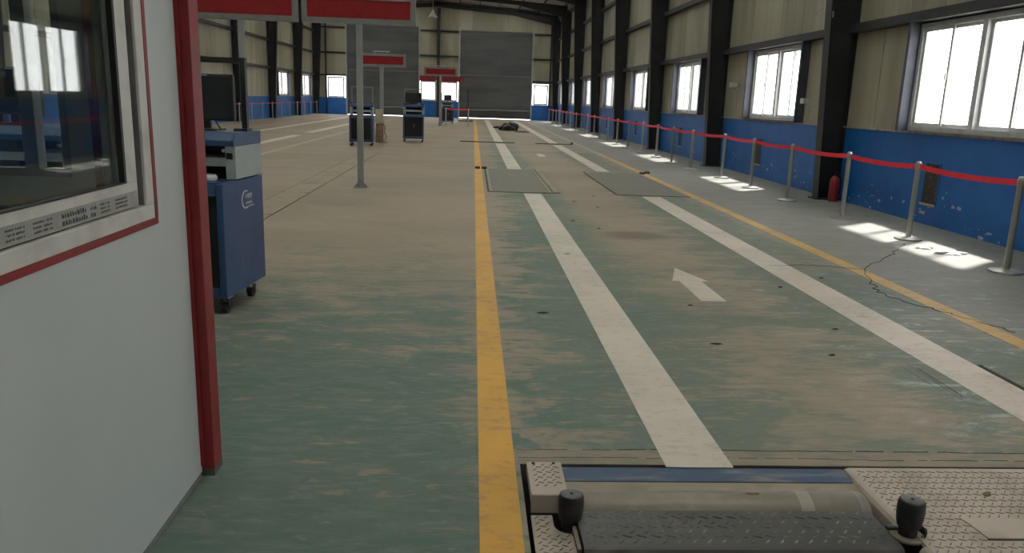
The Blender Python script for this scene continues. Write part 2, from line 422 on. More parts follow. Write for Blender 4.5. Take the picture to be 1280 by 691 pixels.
# cracks
def crack(pts, w0):
    def f(bm):
        random.seed(11)
        P = []
        for a, b in zip(pts, pts[1:]):
            for k in range(6):
                t_ = k / 6; P.append((a[0] + (b[0] - a[0]) * t_ + random.uniform(-.03, .03), a[1] + (b[1] - a[1]) * t_ + random.uniform(-.03, .03)))
        P.append(pts[-1])
        for a, b in zip(P, P[1:]):
            d = Vector((b[0] - a[0], b[1] - a[1])).normalized(); n = Vector((-d.y, d.x)) * w0 * random.uniform(.4, 1.2)
            prism(bm, [(a[0] - n.x, a[1] - n.y), (b[0] - n.x, b[1] - n.y), (b[0] + n.x, b[1] + n.y), (a[0] + n.x, a[1] + n.y)], 'z', 0.0004, 0.0034)
    obj('crack', f, 'crack', floor)
crack([(5.21, 9.0), (4.81, 8.46), (4.25, 7.82), (3.92, 7.44), (3.72, 6.9), (3.59, 6.49), (3.65, 6.16), (3.79, 5.85), (3.93, 5.54), (4.0, 5.3)], 0.0055)
crack([(3.92, 7.44), (3.5, 7.6), (3.0, 7.55)], 0.003)
def skid(bm):
    random.seed(5)
    for k in range(6):
        x = 2.69 + random.uniform(0, .1); y0 = 4.5 - random.uniform(0, .3); y1 = 3.85 + random.uniform(0, .3)
        if y0 > y1: prism(bm, [(x, y1), (x + random.uniform(.002, .007), y1 + .1), (x + random.uniform(.0, .02), y0)], 'z', .0004, .0014)
    box(bm, 3.22, 3.25, 4.0, 4.55, 0.0004, 0.0032)
obj('skid_mark', skid, 'crack', floor)
# outside yard
yard = tag(obj('yard_ground', boxes([(-120, 120, -120, YN - 0.25, -0.15, -0.1), (-120, 120, YE + 0.35, 150, -0.15, -0.1),
    (-120, XL - 0.25, YN - 0.25, YE + 0.35, -0.15, -0.1), (XR + 0.25, 120, YN - 0.25, YE + 0.35, -0.15, -0.1)]), 'ground'),
    'pale concrete yard outside the hall', kind='structure')

# ------------------------------------------------------------------ windows (sliding, four sashes)
def window_proto(L, H, nsash):
    """local: x along the wall, y towards outside, z up from sill"""
    root = bpy.data.objects.new('window_1', None); C.objects.link(root); root['kind'] = 'structure'
    f = 0.07
    obj('window_frame', boxes([(0, L, -0.04, 0.06, 0, f), (0, L, -0.04, 0.06, H - f, H), (0, f, -0.04, 0.06, f, H - f), (L - f, L, -0.04, 0.06, f, H - f)]), 'winframe', root)
    xs = []
    if nsash == 4:
        obj('mullion', bx(L / 2 - 0.05, L / 2 + 0.05, -0.045, 0.06, f, H - f), 'winframe', root)
        h = (L - 2 * f - 0.1) / 2
        xs = [(f, f + h / 2 + .025, 0.0), (f + h / 2 - .025, f + h, 0.03), (L / 2 + .05, L / 2 + .05 + h / 2 + .025, 0.03), (L / 2 + .05 + h / 2 - .025, L - f, 0.0)]
    else:
        h = L - 2 * f; xs = [(f, f + h / 2 + .025, 0.0), (f + h / 2 - .025, L - f, 0.03)]
    s = 0.045
    for a, b, y in xs:
        sa = obj('sash', boxes([(a, b, y - 0.012, y + 0.014, f, f + s), (a, b, y - 0.012, y + 0.014, H - f - s, H - f),
                                (a, a + s, y - 0.012, y + 0.014, f + s, H - f - s), (b - s, b, y - 0.012, y + 0.014, f + s, H - f - s)]), 'winframe', root)
        obj('pane', bx(a + s - .004, b - s + .004, y - 0.002, y + 0.002, f + s - .004, H - f - s + .004), 'glass', sa)
    a, b, y = xs[0]
    obj('latch', lambda bm: (box(bm, b - 0.035, b - 0.012, y - 0.04, y - 0.012, H * .5 - .05, H * .5 + .05), lathe(bm, [(0.018, y - .045), (0.018, y - .04)], 10, (b - .024, 0, H * .5), 'y')), 'winframe', root)
    return root
WIN_N = [0]
def place_window(proto, loc, rz):
    WIN_N[0] += 1
    r = proto if WIN_N[0] in (1,) else clone(proto, loc, rz)
    r.location = loc; r.rotation_euler = (0, 0, rz)
    r.name = 'window_%d' % WIN_N[0]
    tag(r, 'sliding window with white plastic frame and blown-out daylight', kind='structure')
    return r

# ------------------------------------------------------------------ long walls
WZ0, WZ1 = 1.29, 2.79
GZ = 2.88
WL = 2.95
def sheet_mesh(name, width, height, material, ribs=2):
    """ribbed steel sheet, local x along the wall, +y = outside, z up"""
    bm = bmesh.new(); prof = []
    n = ribs
    for k in range(n):
        x0 = width * k / n; w_ = width / n
        prof += [(x0 + 0.009 if k == 0 else x0, 0.0), (x0 + w_ * .62, 0.0), (x0 + w_ * .70, 0.007), (x0 + w_ * .92, 0.007)]
    prof.append((width - 0.009, 0.0))
    lo = [bm.verts.new((x, y, 0)) for x, y in prof]; hi = [bm.verts.new((x, y, height)) for x, y in prof]
    for i in range(len(prof) - 1): bm.faces.new((lo[i], lo[i + 1], hi[i + 1], hi[i]))
    # a folded lip at each edge so that neighbouring sheets show a seam
    a = bm.verts.new((0.009, 0.03, 0)); b = bm.verts.new((0.009, 0.03, height)); bm.faces.new((lo[0], hi[0], b, a))
    a = bm.verts.new((width - .009, 0.03, 0)); b = bm.verts.new((width - .009, 0.03, height)); bm.faces.new((lo[-1], hi[-1], b, a))
    me = bpy.data.meshes.new(name); bm.to_mesh(me); bm.free(); me.materials.append(MT[material]); return me
NSH = 8
SW = PITCH / NSH
up_mesh = sheet_mesh('wall_sheet', SW, roof_z(XR) - GZ, 'clad')
lowW = (PITCH - WL) / 4
low_mesh = sheet_mesh('wall_sheet', lowW, GZ - DADO, 'clad', 2)
win_long = window_proto(WL, WZ1 - WZ0, 4)
girt_mesh = None
def long_wall(side):
    """side +1: the window wall on the right; -1: the far long wall on the left"""
    X = XR if side > 0 else XL
    s = side
    y0, y1 = COLY[0], YE
    wall = obj('wall_right' if side > 0 else 'wall_left', (lambda bm: box(bm, min(X, X + s * .24), max(X, X + s * .24), y0, y1, 0.0, DADO)), 'blue_wall')
    tag(wall, 'long wall with blue painted base, beige steel sheeting and windows', kind='structure')
    obj('wall_cap', (lambda bm: box(bm, min(X - s * .015, X + s * .24), max(X - s * .015, X + s * .24), y0, y1, DADO + 0.0005, DADO + .03)), 'sill', wall)
    obj('outer_skin', (lambda bm: box(bm, min(X + s * .05, X + s * .07), max(X + s * .05, X + s * .07), y0, y1, GZ, roof_z(X))), 'clad', wall)
    rz = -math.pi / 2 if side > 0 else math.pi / 2
    def put(mesh, y, z, name='wall_sheet'):
        # local x -> -Y on the right wall (outside +X), +Y on the left wall
        o = obj(name, mesh, None, wall); o.location = (X, y, z); o.rotation_euler = (0, 0, rz); return o
    for k, yc in enumerate(COLY[:-1]):
        yn = yc + PITCH
        if yn > YE: yn = YE
        for i in range(NSH):
            yA = yc + SW * i
            if yA + SW > YE + .3: continue
            put(up_mesh, yA + SW if side > 0 else yA, GZ)
        wy0 = yc + 1.80; wy1 = wy0 + WL           # window start/end
        has_win = side > 0 or yc > 45
        for a, b in (((yc, wy0), (wy1, yn)) if has_win else ((yc, yn),)):
            n = 2 if has_win else 8; ww = (b - a) / n
            for i in range(n):
                o = put(low_mesh, a + ww * (i + 1) if side > 0 else a + ww * i, DADO + .03)
                o.scale = (ww / lowW, 1, (GZ - DADO - .03) / (GZ - DADO))
        if not has_win: obj('outer_skin', (lambda bm: box(bm, min(X + s * .05, X + s * .07), max(X + s * .05, X + s * .07), yc, yn, DADO, GZ)), 'clad', wall)
        if has_win: obj('outer_skin', (lambda bm: (box(bm, min(X + s * .05, X + s * .07), max(X + s * .05, X + s * .07), yc, wy0, DADO, GZ),
                                       box(bm, min(X + s * .05, X + s * .07), max(X + s * .05, X + s * .07), wy1, yn, DADO, GZ))), 'clad', wall)
        if has_win: obj('outer_skin', (lambda bm: box(bm, min(X + s * .0, X + s * .07), max(X + s * .0, X + s * .07), wy0, wy1, WZ1, GZ)), 'steel', wall)
        # jamb posts beside the window and horizontal girts
        for yj, mt in (((wy0 - 0.07, 'jamb'), (wy1, 'jamb')) if has_win else ()):
            obj('window_jamb', (lambda bm: box(bm, min(X, X - s * .17), max(X, X - s * .17), yj, yj + 0.07, DADO + .03, GZ - 0.04)), mt, wall)
        for gz in (GZ, 4.45, 6.0, 7.35):
            def g(bm):
                a, b = sorted((X - s * .002, X - s * .17)); f0, f1 = sorted((X - s * .155, X - s * .17))
                box(bm, a, b, yc + .14, yn - .14, gz + .06, gz + .07)
                box(bm, f0, f1, yc + .14, yn - .14, gz - .06, gz + .06)
                box(bm, a, b, yc + .14, yn - .14, gz - .07, gz - .06)
            obj('girt', g, 'steel', wall)
        if not has_win: continue
        WIN = place_window(win_long, (X + s * .02, wy1 if side > 0 else wy0, WZ0), rz)
        obj('window_sill', (lambda bm: box(bm, -0.05, WL + .05, -.09, .16, -.012, -0.001)), 'sill', WIN)
        portal('window_%s_portal%s' % ('right' if s > 0 else 'left', '_offscreen' if wy1 < 8 else ''), (X + s * .12, (wy0 + wy1) / 2, (WZ0 + WZ1) / 2), (-s, 0, 0), WL - .1, WZ1 - WZ0 - .1)
    return wall
wall_r = long_wall(1)
wall_l = long_wall(-1)
# flaked paint along the foot of the blue wall
def flakes(bm):
    random.seed(21)
    for c in [(10.3, .32), (10.9, .2), (12.2, .25), (12.6, .16), (14.4, .2), (14.9, .14), (15.6, .35), (16.9, .25), (19.0, .3), (21.5, .3), (23, .2), (24.5, .4), (9.4, .1), (13.0, .12)]:
        for k in range(9):
            y = c[0] + random.gauss(0, .25); z = max(.03, c[1] + random.gauss(0, .07)); r = random.choice((.006, .01, .014, .02, .036))
            n = 9; a0 = random.uniform(0, 6); e_ = random.uniform(.8, 2.2)
            prism(bm, [(y + r * random.uniform(.35, 1.1) * e_ * math.cos(a0 + 6.283 * i / n), z + r * random.uniform(.3, 1) * math.sin(a0 + 6.283 * i / n)) for i in range(n)], 'x', XR - .0015, XR + .001)
tag(obj('paint_flakes', flakes, 'flake', wall_r), kind='stuff')

# ------------------------------------------------------------------ steel columns
def column_proto(side):
    """local: base on the floor at the inner wall face, -x towards the hall for the right wall"""
    s = -side
    root = thing('steel_column', '', 'column')
    b0, b1, H = 0.36, 0.70, 7.45
    obj('flange', lambda bm: prism(bm, [(s * b0, .02), (s * (b0 - .014), .02), (s * (b1 - .014), H), (s * b1, H)], 'y', -.12, .12), 'steel', root)
    obj('web', lambda bm: prism(bm, [(s * .012, .02), (s * (b0 - .014), .02), (s * (b1 - .014), H), (s * .012, H)], 'y', -.006, .006), 'steel', root)
    obj('flange', lambda bm: box(bm, min(s * .001, s * .012), max(s * .001, s * .012), -.12, .12, .02, H), 'steel', root)
    obj('base_plate', lambda bm: box(bm, min(s * .002, s * (b0 + .06)), max(s * .002, s * (b0 + .06)), -.16, .16, .0005, .02), 'steel', root)
    return root
for side, X in ((1, XR), (-1, XL)):
    pr = column_proto(side)
    first = True
    for k, yc in enumerate(COLY):
        if yc > YE: yc = YE - .16
        if side > 0 and abs(yc - 13.55) < .1: lab = 'charcoal tapered steel column with a red extinguisher at its foot'
        elif side > 0: lab = 'charcoal tapered steel column between windows behind the stanchion row'
        else: lab = 'charcoal tapered steel column on the far long wall behind the two faded lanes'
        grp = 'columns of the stanchion side wall' if side > 0 else 'columns of the opposite long wall'
        if first: o = pr; o.location = (X, yc, 0); first = False
        else: o = clone(pr, (X, yc, 0))
        tag(o, lab, 'column', grp)

# ------------------------------------------------------------------ roof
ceil = tag(obj('ceiling', lambda bm: None, 'roof') if False else thing('ceiling', None, None), 'pitched steel roof with dark rafters and purlins', kind='structure')
SKYL = [(COLY[k] + 2.9, COLY[k] + 3.9) for k in range(0, 10)]
segs = []
ycur = YN - .3
for a, b in SKYL:
    segs.append((ycur, a, 'roof')); segs.append((a, b, 'skylight')); ycur = b
segs.append((ycur, YE + .4, 'roof'))
for sx in (-1, 1):
    xa, xb = (XC, XR + .3) if sx > 0 else (XC, XL - .3)
    for a, b, mt in segs:
        if mt == 'skylight':
            xm0, xm1 = XC + sx * 1.2, XC + sx * 8.0
            obj('skylight_panel', lambda bm: prism(bm, [(xm0, roof_z(xm0)), (xm1, roof_z(xm1)), (xm1, roof_z(xm1) + .01), (xm0, roof_z(xm0) + .01)], 'y', a, b), 'skylight', ceil)
            for p, q in ((xa, xm0), (xm1, xb)):
                obj('roof_sheet', lambda bm: prism(bm, [(p, roof_z(p)), (q, roof_z(q)), (q, roof_z(q) + .04), (p, roof_z(p) + .04)], 'y', a, b), 'roof', ceil)
        else:
            obj('roof_sheet', lambda bm: prism(bm, [(xa, roof_z(xa)), (xb, roof_z(xb)), (xb, roof_z(xb) + .04), (xa, roof_z(xa) + .04)], 'y', a, b), mt, ceil)
    for k in range(7):
        x = XC + sx * (0.25 + 1.43 * k)
        obj('purlin', boxes([(x - .03, x + .03, YN, YE, roof_z(x) - .17, roof_z(x) - .006)]), 'steel', ceil)
    for yc in COLY:
        if yc > YE: yc = YE - .16
        def raf(bm):
            xk = XR - .3 if sx > 0 else XL + .3
            zt = lambda x: roof_z(x) - .175
            pts_top = [(xk, zt(xk)), (XC, zt(XC))]
            xm = XC + sx * 5.6
            zb = [(XC, zt(XC) - .26), (xm, zt(xm) - .26), (xk - sx * .4, 7.02)]
            prism(bm, [pts_top[0], pts_top[1], zb[0], zb[1], zb[2], (xk, 7.02)], 'y', yc - .006, yc + .006)
            for q0, q1 in zip(zb, zb[1:]):
                prism(bm, [q0, q1, (q1[0], q1[1] - .014), (q0[0], q0[1] - .014)], 'y', yc - .11, yc + .11)
            prism(bm, [pts_top[0], pts_top[1], (XC, zt(XC) - .014), (xk, zt(xk) - .014)], 'y', yc - .11, yc + .11)
        obj('rafter', raf, 'steel', ceil)

# ------------------------------------------------------------------ far end wall
wall_f = tag(thing('wall_far', None, None), 'far gable wall with beige sheeting, dark posts and blue base', kind='structure')
DL = (-9.55, -4.12, 6.55); DR = (-1.12, 4.40, 6.42)
WINS_F = [(-10.98, -9.72, 1.24, 2.76), (-4.02, -2.84, 1.22, 2.68), (-2.54, -1.26, 1.22, 2.66), (4.56, 5.66, 1.16, 2.66)]
def far_sheet(x0, x1, z0, z1=None):
    def f(bm):
        n = 4
        for i in range(n):
            a = x0 + (x1 - x0) * i / n; b = x0 + (x1 - x0) * (i + 1) / n
            za = z1 or roof_z(a); zb = z1 or roof_z(b); c = a + (b - a) * .7
            zc = za + (zb - za) * .7
            prism(bm, [(a + .004, z0), (c, z0), (c, zc), (a + .004, za)], 'y', YE, YE + .03)
            prism(bm, [(c, z0), (b - .004, z0), (b - .004, zb), (c, zc)], 'y', YE + .02, YE + .04)
    obj('wall_sheet', f, 'clad', wall_f)
def frange(a, b, st):
    n = max(1, round((b - a) / st)); return [(a + (b - a) * i / n, a + (b - a) * (i + 1) / n) for i in range(n)]
for a, b in frange(XL, DL[0], 0.85): far_sheet(a, b, 2.8)
for a, b in frange(DL[1], DR[0], 0.75): far_sheet(a, b, 2.72)
for a, b in frange(DR[1], XR, 0.7): far_sheet(a, b, 2.72)
for d in (DL, DR):
    for a, b in frange(d[0], d[1], 0.9): far_sheet(a, b, d[2] + .02)
for a, b in ((XL, -11.0), (5.68, XR), (-2.84, -2.54)): far_sheet(a, b, 1.2, 2.8)
obj('wall_backing', lambda bm: (prism(bm, [(XL - .15, 2.8), (DL[0], 2.8), (DL[0], 6.6), (DR[1], 6.6), (DR[1], 2.7), (XR + .15, 2.7), (XR + .15, roof_z(XR)), (XC, roof_z(XC)), (XL - .15, roof_z(XL))], 'y', YE + .05, YE + .07),
      box(bm, DL[1], DR[0], YE + .05, YE + .07, 2.7, 6.7), box(bm, XL - .15, -11, YE + .05, YE + .07, 1.2, 2.8), box(bm, 5.68, XR + .15, YE + .05, YE + .07, 1.1, 2.7)), 'clad', wall_f)
for a, b, zt in ((XL, DL[0], 1.24), (DL[1], DR[0], 1.22), (DR[1], XR, 1.15)):
    obj('blue_base', bx(a + .01, b - .01, YE - .02, YE + .2, 0.0, zt - .002), 'blue_wall', wall_f)
for gz in (2.86, 4.5, 6.3):
    for a, b in ((XL + .4, DL[0] - .06), (DL[1] + .06, DR[0] - .06), (DR[1] + .06, XR - .4)):
        obj('girt', bx(a, b, YE - .15, YE - .001, gz - .06, gz + .06), 'steel', wall_f)
obj('wall_post', bx(-2.80, -2.58, YE - .3, YE - .021, 00.0005, 7.9), 'steel', wall_f)
obj('wall_post', bx(-11.1, -11.0, YE - .16, YE - .021, 0.0005, 7.6), 'steel', wall_f)
obj('wall_post', bx(5.7, 5.8, YE - .16, YE - .021, 0.0005, 7.6), 'steel', wall_f)
for i, (a, b, z0, z1) in enumerate(WINS_F):
    p = window_proto(b - a, z1 - z0, 2)
    WIN_N[0] += 1
    p.location = (a, YE + .06, z0 + .004); p.name = 'window_%d' % WIN_N[0]
    tag(p, 'small sliding window in the far gable wall', kind='structure')
    obj('window_sill', bx(-.03, b - a + .03, -.12, .1, -.012, -.001), 'sill', p)
# roller doors: ribbed leaves with a rail across, pale side guides, a gap of daylight below
def big_door(n, x0, x1, zt, gap, rail):
    d = tag(thing('door_%d' % n, None, None), 'tall grey industrial door with horizontal ribs and a mid rail', kind='structure')
    def leaf(z0, z1):
        def f(bm):
            N = max(1, round((z1 - z0) / .16)); pts = []
            for i in range(N):
                z = z0 + (z1 - z0) * i / N; h = (z1 - z0) / N
                pts += [(YE + .06, z + .004), (YE + .053, z + h * .2), (YE + .053, z + h * .8), (YE + .06, z + h - .004)]
            prism(bm, pts + [(YE + .09, z1), (YE + .09, z0)], 'x', x0 + .02, x1 - .02)
        return f
    obj('door_leaf', leaf(gap + .611, rail - .02), 'door', d)
    obj('door_leaf', leaf(rail + .02, zt + .3), 'door', d)
    obj('door_skirt', bx(x0 + .02, x1 - .02, YE + .05, YE + .09, gap, gap + .61), 'door_dark' if n == 2 else 'door', d)
    obj('door_rail', bx(x0 + .06, x1 - .06, YE + .01, YE + .052, rail - .025, rail + .025), 'doorrail', d)
    obj('door_rail', bx(x0 + .06, x1 - .06, YE + .01, YE + .052, zt - .03, zt + .03), 'doorrail', d)
    for x in (x0 - .05, x1 - .05):
        obj('door_guide', bx(x, x + .1, YE - .08, YE + .12, 0.0005, zt + .05), 'trim', d)
big_door(1, *DL, 0.05, 3.32)
big_door(2, *DR, 0.05, 3.20)
for i, (a, b) in enumerate(((-4.08, -2.86), (-2.54, -0.75))):
    t_ = thing('window_pelmet', 'short dark red cloth pelmet above the window between the doors' if i == 0 else 'longer dark red cloth pelmet beside the tall grey door', 'pelmet', (a, YE - .19, 2.66))
    def cl(bm):
        n = 14; L = b - a
        lo = [(L * k / n, -.02 + .018 * (k % 2)) for k in range(n + 1)]
        for (xa, ya), (xb, yb) in zip(lo, lo[1:]):
            v = [bm.verts.new(q) for q in ((xa, ya, 0), (xb, yb, 0), (xb, yb, .36), (xa, ya, .36), (xa, ya + .012, 0), (xb, yb + .012, 0), (xb, yb + .012, .36), (xa, ya + .012, .36))]
            for f in ((0, 1, 2, 3), (5, 4, 7, 6), (0, 4, 5, 1), (3, 2, 6, 7)): bm.faces.new([v[j] for j in f])
    obj('cloth', cl, 'red', t_)
    obj('rod', bx(0, b - a, -.03, 0.04, .36, .385), 'steel', t_)
# near end wall, behind the camera, its two unseen doors shut to cut light from there
nd = [(XL - .2, -9.55), (-4.12, -1.12), (4.40, XR + .2)]
wall_n = tag(obj('wall_near', lambda bm: ([box(bm, a, b, YN - .2, YN - .05, 0, 6.4) for a, b in nd],
      prism(bm, [(XL - .2, 6.4), (XR + .2, 6.4), (XR + .2, roof_z(XR)), (XC, roof_z(XC)), (XL - .2, roof_z(XL))], 'y', YN - .2, YN - .05)), 'clad'), 'near gable wall with two closed doors', kind='structure')
for k_, (a, b) in enumerate(((-9.55, -4.12), (-1.12, 4.40))):
    dd = tag(thing('door_%d' % (k_ + 3), None, None), 'closed grey door in the near gable wall', kind='structure')
    obj('door_leaf', bx(a + .02, b - .02, YN - .18, YN - .1, .02, 6.395), 'door', dd)

# ------------------------------------------------------------------ pendant lamp
t_ = thing('high_bay_lamp', 'hanging metal high-bay lamp on a thin rod under the roof', 'lamp', (-1.86, 36, 0))
zl = 4.92
def lampz(bm): lathe(bm, [(.22, zl), (.21, zl + .02), (.10, zl + .14), (.07, zl + .22), (.05, zl + .30), (.02, zl + .31)], 20)
obj('shade', lampz, 'trim', t_, smooth=True)
obj('rod', lambda bm: tube(bm, [(0, 0, zl + .3), (0, 0, roof_z(-1.86) - .17)], .014), 'galv', t_)

# ------------------------------------------------------------------ sign boards on poles
def sign(x, y, zb, hgt, wid, label, pole_r=.05, top_strip=False, sleeve=False):
    t_ = thing('sign_board', label, 'sign', (x, y, 0))
    h = wid / 2; f = .085 * hgt / .45
    obj('frame', boxes([(-h, h, -.05, .05, zb, zb + f), (-h, h, -.05, .05, zb + hgt - f, zb + hgt), (-h, -h + f, -.05, .05, zb + f, zb + hgt - f), (h - f, h, -.05, .05, zb + f, zb + hgt - f)]), 'signframe', t_)
    obj('display_panel', bx(-h + f, h - f, -.035, .04, zb + f, zb + hgt - f), 'redpanel', t_)
    obj('pole', lambda bm: prism(bm, [(-pole_r, -.03), (pole_r, -.03), (pole_r, .03), (-pole_r, .03)], 'z', .012, zb - .0005), 'galv', t_)
    obj('base_plate', lambda bm: (box(bm, -.12, .12, -.12, .12, .0005, .012), prism(bm, [(-.115, .012), (.115, .012), (pole_r, .085), (-pole_r, .085)], 'y', -.006, .006), prism(bm, [(-.115, .012), (.115, .012), (.03, .085), (-.03, .085)], 'x', -.006, .006)), 'galv', t_)
    if top_strip: obj('top_strip', bx(-.28, .28, -.04, .04, zb + hgt + .05, zb + hgt + .085), 'trim', t_); [obj('strip_bracket', bx(q - .01, q + .01, -.01, .01, zb + hgt, zb + hgt + .05), 'trim', t_) for q in (-.19, .19)]
    if sleeve:
        obj('control_box', bx(-.2, .06, -.14, .03 - .062, .64, 1.08), 'box', t_, .02)
        obj('rusty_sleeve', lambda bm: lathe(bm, [(.13, .013), (.135, .2), (.12, .45), (.125, .62)], 10, (-.07, -.09, 0)), 'rust', t_)
        obj('cable', lambda bm: tube(bm, [(.06, -.1, .62), (.12, -.12, .5), (.10, -.13, .35), (.16, -.12, .2), (.1, -.14, .02), (.2, -.16, .012)], .018), 'rust', t_)
    return t_
sign(-1.885, 13.4, 2.655, .455, 1.83, 'red display board in grey frame on a slim pole beside the trench covers')
sign(-3.78, 13.4, 2.655, .455, 1.83, 'red display board in a grey frame rising behind the computer cabinet by the booth')
sign(-3.02, 26.5, 2.43, .42, 1.58, 'red display board whose pole has a beige box and rusty sleeve', .06, True, True)
sign(-1.80, 43.5, 2.62, .47, 1.76, 'red display board beside the red belt near the end doors', .06, True)

# ------------------------------------------------------------------ computer cabinets
def text_mesh(body, size, material, name):
    cu = bpy.data.curves.new('text', 'FONT'); cu.body = body; cu.size = size; cu.extrude = .0006
    to = bpy.data.objects.new('text', cu); C.objects.link(to)
    dg = bpy.context.evaluated_depsgraph_get()
    me = bpy.data.meshes.new_from_object(to.evaluated_get(dg)); me.name = name
    bpy.data.objects.remove(to); me.materials.clear(); me.materials.append(MT[material]); return me
T_CJK = text_mesh('卡特世', .045, 'whiteplastic', 'logo_characters')
T_LAT = text_mesh('artesykj', .036, 'whiteplastic', 'logo_lettering')
for q in (T_CJK, T_LAT):
    pass
def cabinet(label, loc, rz, monitor, logo=False, frame=True, mouse_hint=False):
    """local: front faces -y, origin on the floor under the middle of the front edge"""
    t_ = thing('computer_cabinet', label, 'cabinet', loc, rz)
    W, D = .35, .74
    zb = .12
    # lower body: shell with an inset black door
    obj('body', boxes([(-W, -W + .05, 0, D, zb, .92), (W - .05, W, 0, D, zb, .92), (-W + .05, W - .05, 0, D, zb, zb + .07), (-W + .05, W - .05, .02, D, .84, .92),
                       (-W + .05, W - .05, D - .03, D, zb + .07, .84)]), 'cabblue', t_, .006)
    obj('front_lip', lambda bm: prism(bm, [(0, .845), (.019, .845), (.019, .9215), (.012, .9215)], 'x', -W + .051, W - .051), 'cabblue', t_)
    obj('desk_ledge', bx(-W + .01, W - .01, .012, .26, .9205, .928), 'cabblue', t_)
    dr = obj('door', bx(-W + .055, W - .055, .012, .035, zb + .075, .838), 'doorblack', t_)
    obj('handle', bx(.015, .035, -.004, .012, .5, .62), 'cabgrey', dr)
    # upper tier set back, pale grey cheeks, printer recess with a shelf
    y0 = .25
    obj('side_cheek', bx(-W, -W + .075, y0, D, .929, 1.16), 'cabgrey', t_, .004)
    ch = obj('side_cheek', bx(W - .075, W, y0, D, .929, 1.16), 'cabgrey', t_, .004)
    obj('switch', bx(W - .062, W - .022, y0 - .012, y0, 1.07, 1.115), 'black', ch)
    obj('key_lock', lambda bm: lathe(bm, [(.012, y0 - .018), (.012, y0)], 10, (W - .08, 0, 1.13), 'y'), 'chrome', ch)
    obj('recess_back', bx(-W + .076, W - .076, D - .12, D, .929, 1.16), 'black', t_)
    obj('shelf', bx(-W + .077, W - .077, y0 + .03, D - .121, 1.015, 1.075), 'cabgrey', t_)
    obj('top', lambda bm: prism(bm, [(y0 - .02, 1.1605), (D, 1.1605), (D, 1.255), (y0 + .02, 1.255), (y0 - .02, 1.20)], 'x', -W, W), 'cabblue', t_, .005)
    # castors
    for x in (-W + .045, W - .045):
        for y in (.07, D - .2):
            ca = obj('castor', lambda bm: (lathe(bm, [(.035, -.02), (.037, -.016), (.037, .016), (.035, .02)], 14, (x, y, .0375), 'x'), box(bm, x - .03, x - .022, y - .02, y + .02, .035, .112), box(bm, x + .022, x + .03, y - .02, y + .02, .035, .112)), 'rubber', t_)
            obj('mount_plate', bx(x - .04, x + .04, y - .04, y + .04, .112, .1195), 'cabgrey', ca)
    if logo:
        # vents and logo on the side panel
        def slots(bm):
            for k in range(11):
                for j in range(2):
                    box(bm, W - .001, W + .0025, .27 + j * .085, .335 + j * .085, .235 + k * .022, .240 + k * .022)
        obj('vent_slots', slots, 'cabvent', t_)
        def swoosh(bm):
            pts = []
            for k in range(19):
                a = R(55 + 250 * k / 18); pts.append((.085 * math.cos(a) * 1.05, .075 * math.sin(a)))
            for k in range(18, -1, -1):
                a = R(55 + 250 * k / 18); th = .013 * math.sin(math.pi * k / 18) ** .6 + .002
                pts.append(((.085 - th) * math.cos(a) * 1.05, (.075 - th) * math.sin(a)))
            V0 = [bm.verts.new((W + .0005, .40 + p[0] * .9, .77 + p[1] * .9)) for p in pts]; n = len(pts)
            V1 = [bm.verts.new((W + .0022, .40 + p[0] * .9, .77 + p[1] * .9)) for p in pts]
            for i in range(18):
                j = n - 1 - i
                bm.faces.new((V1[i], V1[i + 1], V1[j - 1], V1[j])); bm.faces.new((V0[i + 1], V0[i], V0[j], V0[j - 1]))
            for i in range(n): bm.faces.new((V0[i], V0[(i + 1) % n], V1[(i + 1) % n], V1[i]))
            box(bm, W + .0005, W + .0022, .40, .55, .712, .719)
        lg = obj('logo', swoosh, 'whiteplastic', t_)
        for me, dz, dy in ((T_CJK, .775, .385), (T_LAT, .735, .40)):
            o = obj('lettering', me, None, lg); o.rotation_euler = (math.pi / 2, 0, math.pi / 2); o.location = (W + .0012, dy, dz)
    if frame:
        r = .019 if logo else .014; zt = 1.775
        def fr(bm):
            for x in (-W + .04, W - .03): box(bm, x - r, x + r, .53 - r, .53 + r, 1.256, zt)
            box(bm, -W + .04 + r, W - .03 - r, .53 - r, .53 + r, zt - 2 * r, zt)
        obj('screen_frame', fr, 'black' if logo else 'signframe', t_)
        [obj('frame_foot', bx(x - .05, x + .05, .48, .58, 1.2555, 1.275), 'black', t_) for x in (-W + .05, W - .05)]
    return t_
def monitor(label, loc, rz, w_=.46, h_=.33, stand=True):
    t_ = thing('monitor', label, 'monitor', loc, rz)
    obj('housing', bx(-w_ / 2, w_ / 2, 0, .05, .07, .07 + h_), 'black', t_, .008)
    obj('screen', bx(-w_ / 2 + .018, w_ / 2 - .018, -.003, -.0005, .09, .07 + h_ - .02), 'screen', t_)
    obj('maker_badge', bx(-.025 + .02, .025 + .02, -.0035, -.0005, .07 + h_ - .014, .07 + h_ - .008), 'cabgrey', t_)
    obj('stand', boxes([(-.03, .03, .051, .075, .012, .2), (-.11, .11, -.04, .14, .0005, .012)]), 'black', t_)
    obj('cable', lambda bm: tube(bm, [(.05, .06, .12), (.07, .05, .07), (.10, .03, .03), (.12, .02, .012)], .006, 6), 'black', t_)
    return t_
c1 = cabinet('blue computer cabinet with white logo on its side, next to the red booth corner', (-2.04, 5.42, 0), R(-6), True, True)
monitor('black flat monitor on the blue cabinet next to the red booth corner', (-1.965, 5.90, 1.256), R(-6))
obj_m = tag(obj('printer_tray_cup', lambda bm: lathe(bm, [(.042, 0), (.052, .01), (.052, .028), (.042, .042), (.012, .046)], 16), 'whiteplastic', None, 0, True, (-1.82, 5.53, .9285)), 'white rounded plastic mouse lying on the blue cabinet ledge', 'mouse')
obj_m.name = 'computer_mouse'
cabinet('blue computer cabinet seen through the booth glass', (-3.16, 5.42, 0), R(-4), True, False, False)
